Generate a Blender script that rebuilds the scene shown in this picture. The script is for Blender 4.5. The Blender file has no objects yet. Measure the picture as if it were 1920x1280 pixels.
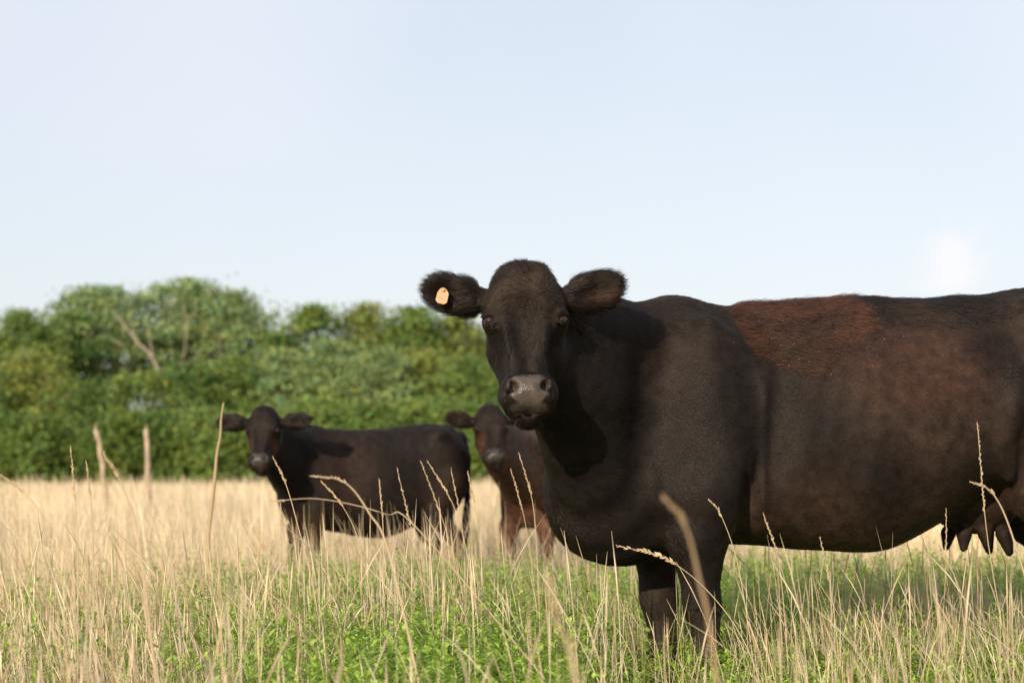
import bpy, math, random
import numpy as np

# ------------------------------------------------------------------ camera, sky, sun, exposure
SC = bpy.context.scene
COL = SC.collection
F = 3733.0            # focal length in photo pixels (70 mm on a 36 mm sensor, 1920 px)
HC, HY = 0.74, 890.0  # camera height, photo row of the eye level

def P(px, py, Y):     # point of the place seen at that photo pixel, Y metres away
    return np.array([(px - 960.0) / F * Y, Y, HC - (py - HY) / F * Y])

cd = bpy.data.cameras.new('camera')
cam = bpy.data.objects.new('camera', cd); COL.objects.link(cam)
cam.location = (0, 0, HC); cam.rotation_euler = (math.radians(90), 0, 0)
cd.sensor_width = 36; cd.sensor_fit = 'HORIZONTAL'; cd.lens = F / 1920 * 36
cd.shift_y = (HY - 640) / 1920
cd.clip_end = 5000; cd.clip_start = 0.05
cd.dof.use_dof = True; cd.dof.focus_distance = 6.05; cd.dof.aperture_fstop = 3.6
SC.camera = cam

SUN_EL, SUN_AZ = math.radians(19), math.radians(24)   # azimuth: degrees to the left of straight behind the camera
sv = np.array([math.sin(SUN_AZ) * math.cos(SUN_EL), math.cos(SUN_AZ) * math.cos(SUN_EL), -math.sin(SUN_EL)])  # travel of the light
sl = bpy.data.lights.new('sun', 'SUN'); sl.energy = 4.8; sl.angle = math.radians(0.6); sl.color = (1.0, 0.84, 0.64)
so = bpy.data.objects.new('sun', sl); COL.objects.link(so)
from mathutils import Vector, Matrix
so.rotation_euler = Vector(sv).to_track_quat('-Z', 'Y').to_euler()

W = bpy.data.worlds.new('World'); SC.world = W; W.use_nodes = True
nt = W.node_tree; N = nt.nodes; L = nt.links
for n in list(N): N.remove(n)
wo = N.new('ShaderNodeOutputWorld'); bg = N.new('ShaderNodeBackground'); bg.inputs['Strength'].default_value = 0.1
sky = N.new('ShaderNodeTexSky'); sky.sky_type = 'NISHITA'; sky.sun_disc = False
sky.sun_elevation = SUN_EL
sky.sun_rotation = math.atan2(-sv[0], -sv[1])
sky.air_density = 1.0; sky.dust_density = 1.2; sky.ozone_density = 1.0
tc = N.new('ShaderNodeTexCoord')
vn = N.new('ShaderNodeTexNoise'); vn.inputs['Scale'].default_value = 2.2; vn.inputs['Detail'].default_value = 3
L.new(tc.outputs['Generated'], vn.inputs['Vector'])
vr = N.new('ShaderNodeMapRange'); vr.inputs[1].default_value = .35; vr.inputs[2].default_value = .7
vr.inputs[3].default_value = .60; vr.inputs[4].default_value = .88
L.new(vn.outputs['Fac'], vr.inputs[0])
veil = N.new('ShaderNodeMix'); veil.data_type = 'RGBA'      # thin high overcast over the blue
veil.inputs[7].default_value = (7.4, 7.5, 8.1, 1)
L.new(vr.outputs[0], veil.inputs[0]); L.new(sky.outputs[0], veil.inputs[6])
# one small white cloud low on the right
cdir = P(1803, 470, 1.0) - np.array([0, 0, HC]); cdir = cdir / np.linalg.norm(cdir)
cn = N.new('ShaderNodeTexNoise'); cn.inputs['Scale'].default_value = 28; cn.inputs['Detail'].default_value = 5
L.new(tc.outputs['Generated'], cn.inputs['Vector'])
sub = N.new('ShaderNodeVectorMath'); sub.operation = 'SUBTRACT'; sub.inputs[1].default_value = cdir
nrm = N.new('ShaderNodeVectorMath'); nrm.operation = 'NORMALIZE'
L.new(tc.outputs['Generated'], nrm.inputs[0]); L.new(nrm.outputs[0], sub.inputs[0])
ln = N.new('ShaderNodeVectorMath'); ln.operation = 'LENGTH'; L.new(sub.outputs[0], ln.inputs[0])
ma = N.new('ShaderNodeMath'); ma.operation = 'MULTIPLY_ADD'; ma.inputs[1].default_value = .060; L.new(cn.outputs['Fac'], ma.inputs[0])
sg = N.new('ShaderNodeMath'); sg.operation = 'MULTIPLY'; sg.inputs[1].default_value = -1; L.new(ln.outputs['Value'], sg.inputs[0]); L.new(sg.outputs[0], ma.inputs[2])
cr = N.new('ShaderNodeMapRange'); cr.interpolation_type = 'SMOOTHSTEP'
cr.inputs[1].default_value = .006; cr.inputs[2].default_value = .034; cr.inputs[3].default_value = 0; cr.inputs[4].default_value = .75
L.new(ma.outputs[0], cr.inputs[0])
cm = N.new('ShaderNodeMix'); cm.data_type = 'RGBA'; cm.inputs[7].default_value = (8.4, 7.9, 7.8, 1)
L.new(cr.outputs[0], cm.inputs[0]); L.new(veil.outputs[2], cm.inputs[6])
L.new(cm.outputs[2], bg.inputs[0]); L.new(bg.outputs[0], wo.inputs[0])

SC.view_settings.view_transform = 'Standard'; SC.view_settings.look = 'None'
SC.view_settings.exposure = 0.36; SC.view_settings.gamma = 1; SC.view_settings.use_curve_mapping = False
SC.render.engine = 'CYCLES'
SC.cycles.use_denoising = True
SC.cycles.max_bounces = 8; SC.cycles.transparent_max_bounces = 16

# ------------------------------------------------------------------ helpers
rng = np.random.default_rng(7)
def nz(v): return v / np.maximum(np.linalg.norm(v, axis=-1, keepdims=True), 1e-9)

def mesh_np(name, V, Fc, col=None, smooth=True, extra=None):
    V = np.asarray(V, np.float32); Fc = np.asarray(Fc, np.int32); k = Fc.shape[1]
    me = bpy.data.meshes.new(name)
    me.vertices.add(len(V)); me.vertices.foreach_set('co', V.ravel())
    me.loops.add(Fc.size); me.loops.foreach_set('vertex_index', Fc.ravel())
    me.polygons.add(len(Fc)); me.polygons.foreach_set('loop_start', np.arange(0, Fc.size, k, dtype=np.int32))
    try: me.polygons.foreach_set('loop_total', np.full(len(Fc), k, np.int32))
    except Exception: pass
    me.update(calc_edges=True); me.validate()
    if smooth: me.polygons.foreach_set('use_smooth', np.ones(len(me.polygons), bool))
    if col is not None:
        a = me.attributes.new('Col', 'FLOAT_COLOR', 'POINT')
        c = np.ones((len(V), 4), np.float32); c[:, :3] = col; a.data.foreach_set('color', c.ravel())
    for kx, vx in (extra or {}).items():
        a = me.attributes.new(kx, 'FLOAT', 'POINT'); a.data.foreach_set('value', np.asarray(vx, np.float32))
    return me

def link(name, data, mat=None, parent=None):
    o = bpy.data.objects.new(name, data); COL.objects.link(o)
    if mat is not None and data is not None: data.materials.append(mat)
    if parent is not None: o.parent = parent
    return o
def tag(o, label=None, cat=None, group=None, kind=None):
    for k, v in (('label', label), ('category', cat), ('group', group), ('kind', kind)):
        if v: o[k] = v
    return o
def thing(name, loc, label, cat, group=None):
    o = link(name, None); o.location = [float(c) for c in loc]; o.empty_display_size = .1
    return tag(o, label, cat, group)

class Geo:               # collects quads with colour
    def __init__(s): s.v = []; s.f = []; s.c = []; s.n = 0
    def add(s, V, Fc, C):
        s.v.append(V); s.f.append(Fc + s.n); s.c.append(np.broadcast_to(C, (len(V), 3))); s.n += len(V)
    def mesh(s, name, smooth=True): return mesh_np(name, np.concatenate(s.v), np.concatenate(s.f), np.concatenate(s.c), smooth)

def tube(path, rad, ns=6, close=True):
    path = np.asarray(path, float); rad = np.broadcast_to(np.asarray(rad, float), (len(path),))
    T = nz(np.gradient(path, axis=0)); up = np.array([.31, .17, .93]) if abs(T[0, 2]) < .8 else np.array([.9, .4, .1])
    A = nz(np.cross(T, up)); B = np.cross(T, A)
    an = np.arange(ns) * 2 * np.pi / ns
    V = path[:, None] + rad[:, None, None] * (np.cos(an)[None, :, None] * A[:, None] + np.sin(an)[None, :, None] * B[:, None])
    m = len(path); i = np.arange(m - 1)[:, None] * ns; j = np.arange(ns)[None]; k = (j + 1) % ns
    Fc = np.stack([i + j, i + k, i + ns + k, i + ns + j], -1).reshape(-1, 4)
    V = V.reshape(-1, 3)
    if close:   # end fans as degenerate quads towards centres
        c0, c1 = len(V), len(V) + 1
        V = np.concatenate([V, path[:1], path[-1:]])
        jj = np.arange(ns); kk = (jj + 1) % ns; h = ns // 2
        e = [];
        for q in range(0, ns, 2):
            a, b, c = q, (q + 1) % ns, (q + 2) % ns
            e.append([c0, c, b, a]); o = (m - 1) * ns; e.append([c1, o + a, o + b, o + c])
        Fc = np.concatenate([Fc, np.array(e)])
    return V, Fc

def spline(pts, n):
    pts = np.asarray(pts, float); m = len(pts)
    if m < 3: return np.array([pts[0] + (pts[-1] - pts[0]) * t for t in np.linspace(0, 1, n)])
    e = np.concatenate([[2 * pts[0] - pts[1]], pts, [2 * pts[-1] - pts[-2]]])
    out = []
    for t in np.linspace(0, m - 1 - 1e-6, n):
        i = int(t); f = t - i; a, b, c, d = e[i:i + 4]
        out.append(.5 * ((2 * b) + (c - a) * f + (2 * a - 5 * b + 4 * c - d) * f * f + (3 * b - a - 3 * c + d) * f ** 3))
    return np.array(out)

_wd = nz(np.random.default_rng(3).normal(size=(24, 3))); _wp = np.random.default_rng(4).uniform(0, 6.28, 24)
def wob(p, f, k=0):      # smooth pseudo-noise in about -1..1
    s = np.zeros(len(p))
    for i in range(8):
        j = (i + k * 5) % 24
        s += np.sin(p @ _wd[j] * f * (.7 + .12 * i) + _wp[j] + 1.3 * np.sin(p @ _wd[(j + 7) % 24] * f * .6 + _wp[(j + 3) % 24]))
    return s / 4.0
def sstep(a, b, x): t = np.clip((x - a) / (b - a), 0, 1); return t * t * (3 - 2 * t)

def mat(name, rough=.6, spec=.5, col=None, transl=0, noise=0, nscale=20, bump=0, bscale=60, sheen=0, coat=0):
    m = bpy.data.materials.new(name); m.use_nodes = True
    t = m.node_tree; n = t.nodes; b = n['Principled BSDF']; lk = t.links
    b.inputs['Roughness'].default_value = rough; b.inputs['Specular IOR Level'].default_value = spec
    if sheen: b.inputs['Sheen Weight'].default_value = sheen
    if coat: b.inputs['Coat Weight'].default_value = coat; b.inputs['Coat Roughness'].default_value = .1
    if col is None:
        a = n.new('ShaderNodeAttribute'); a.attribute_name = 'Col'; src = a.outputs['Color']
    else:
        rgb = n.new('ShaderNodeRGB'); rgb.outputs[0].default_value = (*col, 1); src = rgb.outputs[0]
    g = n.new('ShaderNodeTexCoord')
    if noise:
        tx = n.new('ShaderNodeTexNoise'); tx.inputs['Scale'].default_value = nscale; tx.inputs['Detail'].default_value = 4
        lk.new(g.outputs['Object'], tx.inputs['Vector'])
        mr = n.new('ShaderNodeMapRange'); mr.inputs[1].default_value = .25; mr.inputs[2].default_value = .75
        mr.inputs[3].default_value = 1 - noise; mr.inputs[4].default_value = 1 + noise
        lk.new(tx.outputs['Fac'], mr.inputs[0])
        mx = n.new('ShaderNodeVectorMath'); mx.operation = 'SCALE'; lk.new(src, mx.inputs[0]); lk.new(mr.outputs[0], mx.inputs['Scale'])
        src = mx.outputs[0]
    lk.new(src, b.inputs['Base Color'])
    if bump:
        tb = n.new('ShaderNodeTexNoise'); tb.inputs['Scale'].default_value = bscale; tb.inputs['Detail'].default_value = 5
        lk.new(g.outputs['Object'], tb.inputs['Vector'])
        bm = n.new('ShaderNodeBump'); bm.inputs['Strength'].default_value = bump; bm.inputs['Distance'].default_value = .01
        lk.new(tb.outputs['Fac'], bm.inputs['Height']); lk.new(bm.outputs[0], b.inputs['Normal'])
    if transl:
        tr = n.new('ShaderNodeBsdfTranslucent'); lk.new(src, tr.inputs['Color'])
        ms = n.new('ShaderNodeMixShader'); ms.inputs[0].default_value = transl
        lk.new(b.outputs[0], ms.inputs[1]); lk.new(tr.outputs[0], ms.inputs[2]); lk.new(ms.outputs[0], n['Material Output'].inputs['Surface'])
    return m

M_GROUND = mat('soil_and_thatch', .95, .2, (.34, .27, .165), noise=.5, nscale=3, bump=.6, bscale=12)
M_STRAW = mat('dry_grass', .65, .25, transl=.3)
M_GREEN = mat('green_leaves', .5, .35, transl=.35)
M_LEAF = mat('tree_leaves', .6, .3, transl=.38)
M_BARK = mat('bark', .9, .2, noise=.4, nscale=9, bump=.5, bscale=30)
M_POST = mat('weathered_wood', .85, .2, (.34, .27, .19), noise=.35, nscale=14, bump=.4)
M_TAG = mat('tag_plastic', .45, .4, (.46, .27, .15), noise=.12, nscale=60)
M_STUD = mat('brass_stud', .35, .6, (.45, .25, .08))
M_EYE = mat('eye_wet', .05, .45, (.016, .008, .005))
M_CHAFF = mat('chaff', .7, .3, (.32, .25, .17))

# ------------------------------------------------------------------ ground
n = 60
gx = np.concatenate([np.linspace(-400, -40, 12), np.linspace(-36, 36, 40), np.linspace(40, 400, 12)])
gy = np.concatenate([np.linspace(-60, 0, 6), np.linspace(1.5, 60, 60), np.linspace(65, 900, 30)])
GX, GY = np.meshgrid(gx, gy, indexing='ij'); pts = np.stack([GX.ravel(), GY.ravel(), np.zeros(GX.size)], 1)
pts[:, 2] = .012 * wob(pts, 1.3) - .012
a_, b_ = len(gx), len(gy); I, J = np.meshgrid(np.arange(a_ - 1), np.arange(b_ - 1), indexing='ij'); I = I.ravel(); J = J.ravel()
tag(link('ground', mesh_np('ground', pts, np.stack([I * b_ + J, (I + 1) * b_ + J, (I + 1) * b_ + J + 1, I * b_ + J + 1], 1)), M_GROUND), kind='structure')

# ------------------------------------------------------------------ trees
def leaf_quads(c, size, nrm_bias, col):
    k = len(c); nn = nz(rng.normal(size=(k, 3)) + nrm_bias); a = nz(np.cross(nn, rng.normal(size=(k, 3)))); b = np.cross(nn, a)
    s = size[:, None]; bend = nn * s * .18
    V = np.stack([c - a * s, c + b * s * .55 - bend, c + a * s, c - b * s * .55 - bend], 1).reshape(-1, 3)
    Fc = np.arange(4 * k).reshape(-1, 4)
    return V, Fc, np.repeat(col, 4, 0)

def make_tree(name, label, px, top, w, Y, tint, cat, group, base=.25, dens=1.0, open_=.0, bark=(.20, .16, .12), lean=0, big=None, stem=1.0, limbs=()):
    """a tree whose top stands at that photo row; crown of leaf-sized faces on clumps, tapered trunk with limbs"""
    tp = P(px, top, Y); H = tp[2]; Wd = w / F * Y; x0 = tp[0]
    t = thing(name, (x0, Y, 0), label, cat, group)
    sl_ = .10 if cat == 'tree' else .085
    # clump centres spread through an uneven crown envelope
    zb = base * H; hh_ = H - zb; tree = cat == 'tree'
    nc = int((34 + 9.0 * Wd * hh_) * dens); ph = rng.uniform(0, 50, 3)
    f = rng.random(nc * 5) ** .8; an = rng.uniform(0, 6.28, nc * 5); q = rng.random(nc * 5) ** .42
    prof = (f + .15) ** .35 * (1 - .985 * f ** 3.0) ** .55 * .5 * Wd
    c0 = np.stack([np.cos(an), np.sin(an), 0 * an], 1)
    lump = 1 + .42 * wob(np.stack([np.cos(an) * 1.3, np.sin(an) * 1.3, f * hh_ / max(Wd, 1) * 2.6], 1) + ph, 3.2, 1)
    cc = c0 * (prof * q * lump)[:, None] * np.array([1, .8, 1]); cc[:, 2] = zb + hh_ * (.02 + .97 * f * (1 + .16 * wob(np.stack([np.cos(an), np.sin(an), 0 * an], 1) * q[:, None] * 1.5 + ph, 2.6, 2)).clip(0, 1.0))
    cc[:, 0] += lean * (cc[:, 2] - zb)
    gap = wob(cc + ph, 2.4, 3) > -.75 + open_ * 2.2 - .5
    cc = cc[gap][:nc]; lob = np.concatenate([cc[rng.choice(len(cc), 9)], np.full((9, 1), Wd * .22)], 1)
    # limbs
    g = Geo(); tr = H * (.016 if cat == 'tree' else .010) * stem
    tops = lob[:, :3]; fork = np.array([lean * .2, 0, zb * .9])
    bc = np.array(bark)
    V, Fc = tube(spline([[0, 0, -.15], [.04, .02, zb * .45], fork, [lean * (H - zb) * .5, 0, (zb + H) * .5], [lean * (H - zb), 0, H * .9]], 12), np.linspace(tr * 1.35, tr * .25, 12), 7)
    g.add(V, Fc, bc)
    for k in range(len(lob)):
        e = tops[k]; s0 = np.array([lean * .3, 0, 0]) + np.array([0, 0, zb * .8 + (e[2] - zb) * .35])
        mid = (s0 + e) / 2 + rng.normal(size=3) * .12 * np.linalg.norm(e - s0)
        V, Fc = tube(spline([s0, mid, e], 8), np.linspace(tr * .62, tr * .12, 8), 5); g.add(V, Fc, bc * rng.uniform(.85, 1.15))
        for b in range(3):
            d = nz(rng.normal(size=3) + [0, 0, .4]) * lob[k, 3] * .9; s1 = mid + (e - mid) * rng.uniform(.2, .9)
            V, Fc = tube(spline([s1, s1 + d * .5 + rng.normal(size=3) * .06, s1 + d], 5), np.linspace(tr * .22, tr * .05, 5), 4); g.add(V, Fc, bc)
    link('trunk', g.mesh('trunk'), M_BARK, t)
    for path_, r0 in limbs:
        w3 = np.array([P(a, b, Y - 3.0) for a, b in path_]) - [x0, Y, 0]
        V, Fc = tube(spline(w3, 10) + rng.normal(size=(10, 3)) * .04, np.linspace(r0 * .72, r0 * .2, 10), 6); link('bare_limb', mesh_np('bare_limb', V, Fc, np.tile(bc * .5, (len(V), 1))), M_BARK, t)
    # leaves
    C = []; K = []; B = []
    d = nz(cc - np.array([lean * hh_ * .4, 0, zb + hh_ * .45]))
    m = 42 if tree else 36
    sg = rng.uniform(.16, .36, (len(cc), 1, 1)) * (1.0 if tree else .85)
    pp = cc[:, None] + rng.normal(size=(len(cc), m, 3)) * sg * np.array([1.2, 1.2, .62])
    far_ = (rng.random((len(cc), m, 1)) < .14) * 1.3; pp = pp + (pp - cc[:, None]) * far_
    br = rng.uniform(.62, 1.38, (len(cc), 1, 1)) * rng.uniform(.8, 1.2, (len(cc), m, 1))
    hue = rng.normal(size=(len(cc), 1, 1)) * .10 + rng.normal(size=(len(cc), m, 1)) * .05
    kc = np.array(tint) * br * np.concatenate([1 + hue, 1 + 0 * hue, 1 - hue], -1)
    if big is not None:
        yl = (rng.random((len(cc), m, 1)) < .5) & (rng.random((len(cc), 1, 1)) < big); kc = np.where(yl, np.array([.34, .30, .05]) * br, kc)
    C.append(pp.reshape(-1, 3)); K.append(kc.reshape(-1, 3)); B.append(np.repeat(d, m, 0))
    C = np.concatenate(C); K = np.clip(np.concatenate(K), .01, .6); B = np.concatenate(B)
    ok = (C[:, 2] > .12) & (C[:, 2] < H + .15); C, K, B = C[ok], K[ok], B[ok]
    V, Fc, cc = leaf_quads(C, sl_ * rng.uniform(.7, 1.35, len(C)) , B * 1.1 + np.array([0, 0, .35]), K)
    link('crown', mesh_np('crown', V, Fc, cc, smooth=False), M_LEAF, t)
    return t

G1, G2, G3, G4 = (.175, .258, .060), (.250, .340, .135), (.118, .195, .045), (.245, .285, .066)
TREES = [
 (-70, 600, 190, 92, G1, 'olive green tree cut by the left edge of the picture', {}),
 (45, 584, 170, 90, G1, 'rounded tree at the far left end of the treeline', {}),
 (135, 590, 140, 93, G3, 'darker tree between the left end and the tall pale tree', {}),
 (232, 540, 214, 95, G2, 'tall pale green tree with bare leaning limbs showing in front', dict(open_=.26, bark=(.55, .46, .37), lean=-.22, base=.50, dens=1.0, stem=1.3, limbs=[([(300, 705), (285, 672), (258, 636), (228, 604), (212, 585)], .13), ([(285, 672), (283, 640), (275, 608)], .07), ([(250, 628), (246, 600), (252, 575)], .05), ([(232, 650), (214, 638), (198, 626)], .05)])),
 (345, 524, 195, 97, G2, 'tallest tree of the treeline with airy pale green crown', dict(open_=.24, bark=(.52, .44, .35), base=.48, dens=1.0, lean=.08, stem=1.2, limbs=[([(338, 720), (340, 690), (347, 650), (350, 605), (346, 575)], .11), ([(339, 700), (352, 682), (368, 668)], .09), ([(350, 610), (362, 590), (372, 572)], .05), ([(412, 690), (414, 655), (405, 620)], .06)])),
 (440, 545, 162, 96, G2, 'pale tree just left of the gap in the treeline', dict(open_=.16, base=.4, dens=1.1, bark=(.45, .37, .29))),
 (520, 628, 110, 92, G3, 'low dark tree filling the gap in the treeline', {}),
 (590, 574, 130, 93, G1, 'rounded tree just right of the gap in the treeline', {}),
 (690, 570, 140, 94, G4, 'yellowish green tree above the middle of the left calf', dict(big=.03)),
 (775, 578, 130, 92, G1, 'dense tree right below and left of the tagged ear', {}),
 (865, 590, 150, 94, G4, 'yellow green tree directly behind the tagged ear', {}),
 (960, 608, 150, 93, G1, 'tree mostly hidden behind the large cow face', {}),
 (1090, 640, 190, 95, G3, 'dark tree wholly behind the large cow neck', {}),
]
for px, top, w, Y, tint, lab, kw in TREES:
    make_tree('broadleaf_tree', lab, px, top, w * 1.3, Y, tint, 'tree', 'trees of the treeline', **kw)
SH = [
 (-20, 690, 170, 84, G1, 'bright shrub at the left edge below the treetops'),
 (75, 660, 170, 85, G4, 'tall yellow green shrub near the left edge'),
 (170, 715, 150, 83, G3, 'dark green shrub above the leaning wooden post'),
 (262, 700, 150, 82, G1, 'mid green shrub above the upright wooden post'),
 (355, 680, 150, 83, G3, 'shrub under the tallest tree of the line'),
 (440, 672, 140, 84, G1, 'shrub above the left calf face'),
 (530, 655, 150, 85, G2, 'pale shrub below the gap in the treeline'),
 (620, 640, 150, 84, G2, 'shrub with blue green leaves above the left calf shoulder'),
 (715, 652, 150, 83, G2, 'shrub above the left calf loin'),
 (800, 655, 140, 84, G4, 'ochre green shrub above the left calf rump'),
 (885, 670, 150, 82, G1, 'shrub above the half hidden calf face'),
 (975, 700, 150, 83, G3, 'shrub hidden behind the cow muzzle'),
 (1080, 740, 180, 83, G3, 'shrub hidden behind the cow throat'),
]
for px, top, w, Y, tint, lab in SH:
    make_tree('shrub', lab, px, top, w * 1.25, Y, tint, 'shrub', 'shrubs under the treeline', base=.08, dens=1.1, big=.025)
LOW = [
 (-10, 800, 150, 76, 'low bush in the left corner of the field edge'),
 (70, 785, 150, 75, 'low bush left of both wooden posts'),
 (150, 806, 130, 76, 'low bush just left of the leaning post'),
 (235, 792, 130, 75, 'low bush between the two wooden posts'),
 (320, 800, 140, 76, 'low bush just right of the upright post'),
 (400, 790, 130, 75, 'low bush behind the tall dead weed stem'),
 (490, 770, 150, 76, 'low bush directly behind the left calf head'),
 (600, 742, 160, 77, 'low bush above the left calf withers'),
 (700, 752, 150, 76, 'low bush above the left calf back'),
 (790, 760, 140, 77, 'low bush above the left calf hips'),
 (880, 780, 130, 76, 'low bush between the two calves'),
 (985, 800, 150, 76, 'low bush behind the half hidden calf'),
]
for px, top, w, Y, lab in LOW:
    make_tree('low_bush', lab, px, top + rng.uniform(-30, 14), w * 1.35, Y, (G3, G1, (.13, .20, .04))[rng.integers(3)], 'bush', 'low bushes at the field edge', base=.04, dens=1.5, big=.01)

# ------------------------------------------------------------------ cattle: signed distance shapes turned into one skin
def smin(a, b, k):
    h = np.clip(.5 + .5 * (b - a) / k, 0, 1); return b + (a - b) * h - k * h * (1 - h)
def ell(p, c, r):
    q = p - np.asarray(c); r = np.asarray(r, float); k0 = np.sqrt(((q / r) ** 2).sum(1)); k1 = np.sqrt(((q / r ** 2) ** 2).sum(1))
    return k0 * (k0 - 1) / np.maximum(k1, 1e-6)
def cone(p, a, b, ra, rb):
    a = np.asarray(a, float); b = np.asarray(b, float); d = b - a
    t = np.clip(((p - a) @ d) / (d @ d), 0, 1); q = p - a - t[:, None] * d
    return np.sqrt((q * q).sum(1)) - (ra + (rb - ra) * t)
def chain(p, pts, k=.03):
    d = None
    for (a, ra), (b, rb) in zip(pts[:-1], pts[1:]):
        e = cone(p, a, b, ra, rb); d = e if d is None else smin(d, e, k)
    return d

def surface_nets(f, lo, hi, h):
    """sparse sampling in 8-cell blocks, then naive surface nets"""
    nb = np.ceil((hi - lo) / (8 * h)).astype(int); sh = nb * 8 + 1
    big = np.full(sh, 1.0, np.float32)
    bi = np.stack(np.meshgrid(*[np.arange(k) for k in nb], indexing='ij'), -1).reshape(-1, 3)
    dc = f(lo + (bi + .5) * 8 * h)
    act = np.abs(dc) < 8 * h * .87 * 1.9 + .012
    for b in bi[dc < 0]:
        x, y, z = b * 8; big[x:x + 9, y:y + 9, z:z + 9] = -1
    off = np.stack(np.meshgrid(*[np.arange(9)] * 3, indexing='ij'), -1).reshape(-1, 3)
    A = bi[act]
    for s in range(0, len(A), 120):
        b = A[s:s + 120]; ii = (b[:, None] * 8 + off).reshape(-1, 3); v = f(lo + ii * h)
        big[ii[:, 0], ii[:, 1], ii[:, 2]] = v
    ins = big < 0
    cnt = np.zeros(np.array(sh) - 1, np.int8)
    for dx in (0, 1):
        for dy in (0, 1):
            for dz in (0, 1): cnt += ins[dx:dx + sh[0] - 1, dy:dy + sh[1] - 1, dz:dz + sh[2] - 1]
    cell = np.argwhere((cnt > 0) & (cnt < 8)); idx = np.full(cnt.shape, -1, np.int64); idx[tuple(cell.T)] = np.arange(len(cell))
    cs = np.array([[a, b, c] for a in (0, 1) for b in (0, 1) for c in (0, 1)])
    val = np.stack([big[tuple((cell + c).T)] for c in cs], 1)
    acc = np.zeros((len(cell), 3)); num = np.zeros(len(cell))
    for i in range(8):
        for j in range(i + 1, 8):
            if np.abs(cs[i] - cs[j]).sum() != 1: continue
            a, b = val[:, i], val[:, j]; m = (a < 0) != (b < 0)
            t = np.where(m, a / np.where(m, a - b, 1), 0)
            acc += m[:, None] * (cs[i] + t[:, None] * (cs[j] - cs[i])); num += m
    V = lo + (cell + acc / num[:, None]) * h
    Q = []
    for ax in range(3):
        o = [0, 0, 0]; o[ax] = 1; s0 = tuple(slice(0, sh[k] - o[k]) for k in range(3)); s1 = tuple(slice(o[k], sh[k]) for k in range(3))
        e = np.argwhere(ins[s0] != ins[s1]); b, c = (ax + 1) % 3, (ax + 2) % 3
        e = e[(e[:, b] > 0) & (e[:, c] > 0) & (e[:, b] < sh[b] - 1) & (e[:, c] < sh[c] - 1)]
        w = ins[tuple(e.T)]; eb = np.zeros(3, int); eb[b] = 1; ec = np.zeros(3, int); ec[c] = 1
        q = np.stack([idx[tuple((e - eb - ec).T)], idx[tuple((e - ec).T)], idx[tuple(e.T)], idx[tuple((e - eb).T)]], 1)
        q[~w] = q[~w][:, ::-1]; Q.append(q)
    Q = np.concatenate(Q); Q = Q[(Q >= 0).all(1)]
    return V, Q

def catm(xs, ys):
    xs = np.array(xs, float); ys = np.array(ys, float)
    m = np.gradient(ys, xs); X = np.linspace(xs[0], xs[-1], 240); i = np.clip(np.searchsorted(xs, X) - 1, 0, len(xs) - 2)
    h = xs[i + 1] - xs[i]; t = (X - xs[i]) / h
    Yv = (2*t**3-3*t**2+1)*ys[i] + (t**3-2*t**2+t)*h*m[i] + (-2*t**3+3*t**2)*ys[i+1] + (t**3-t**2)*h*m[i+1]
    return lambda x: np.interp(x, X, Yv)

def rot(ax, deg):
    return np.array(Matrix.Rotation(math.radians(deg), 3, ax))

def head_frame(p, c):
    """to the head's own frame: x to the viewer's right, -y out of the face, z up the face, 0 at the poll"""
    return ((p - c['hp']) @ c['hR']) / c['hs']

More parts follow.
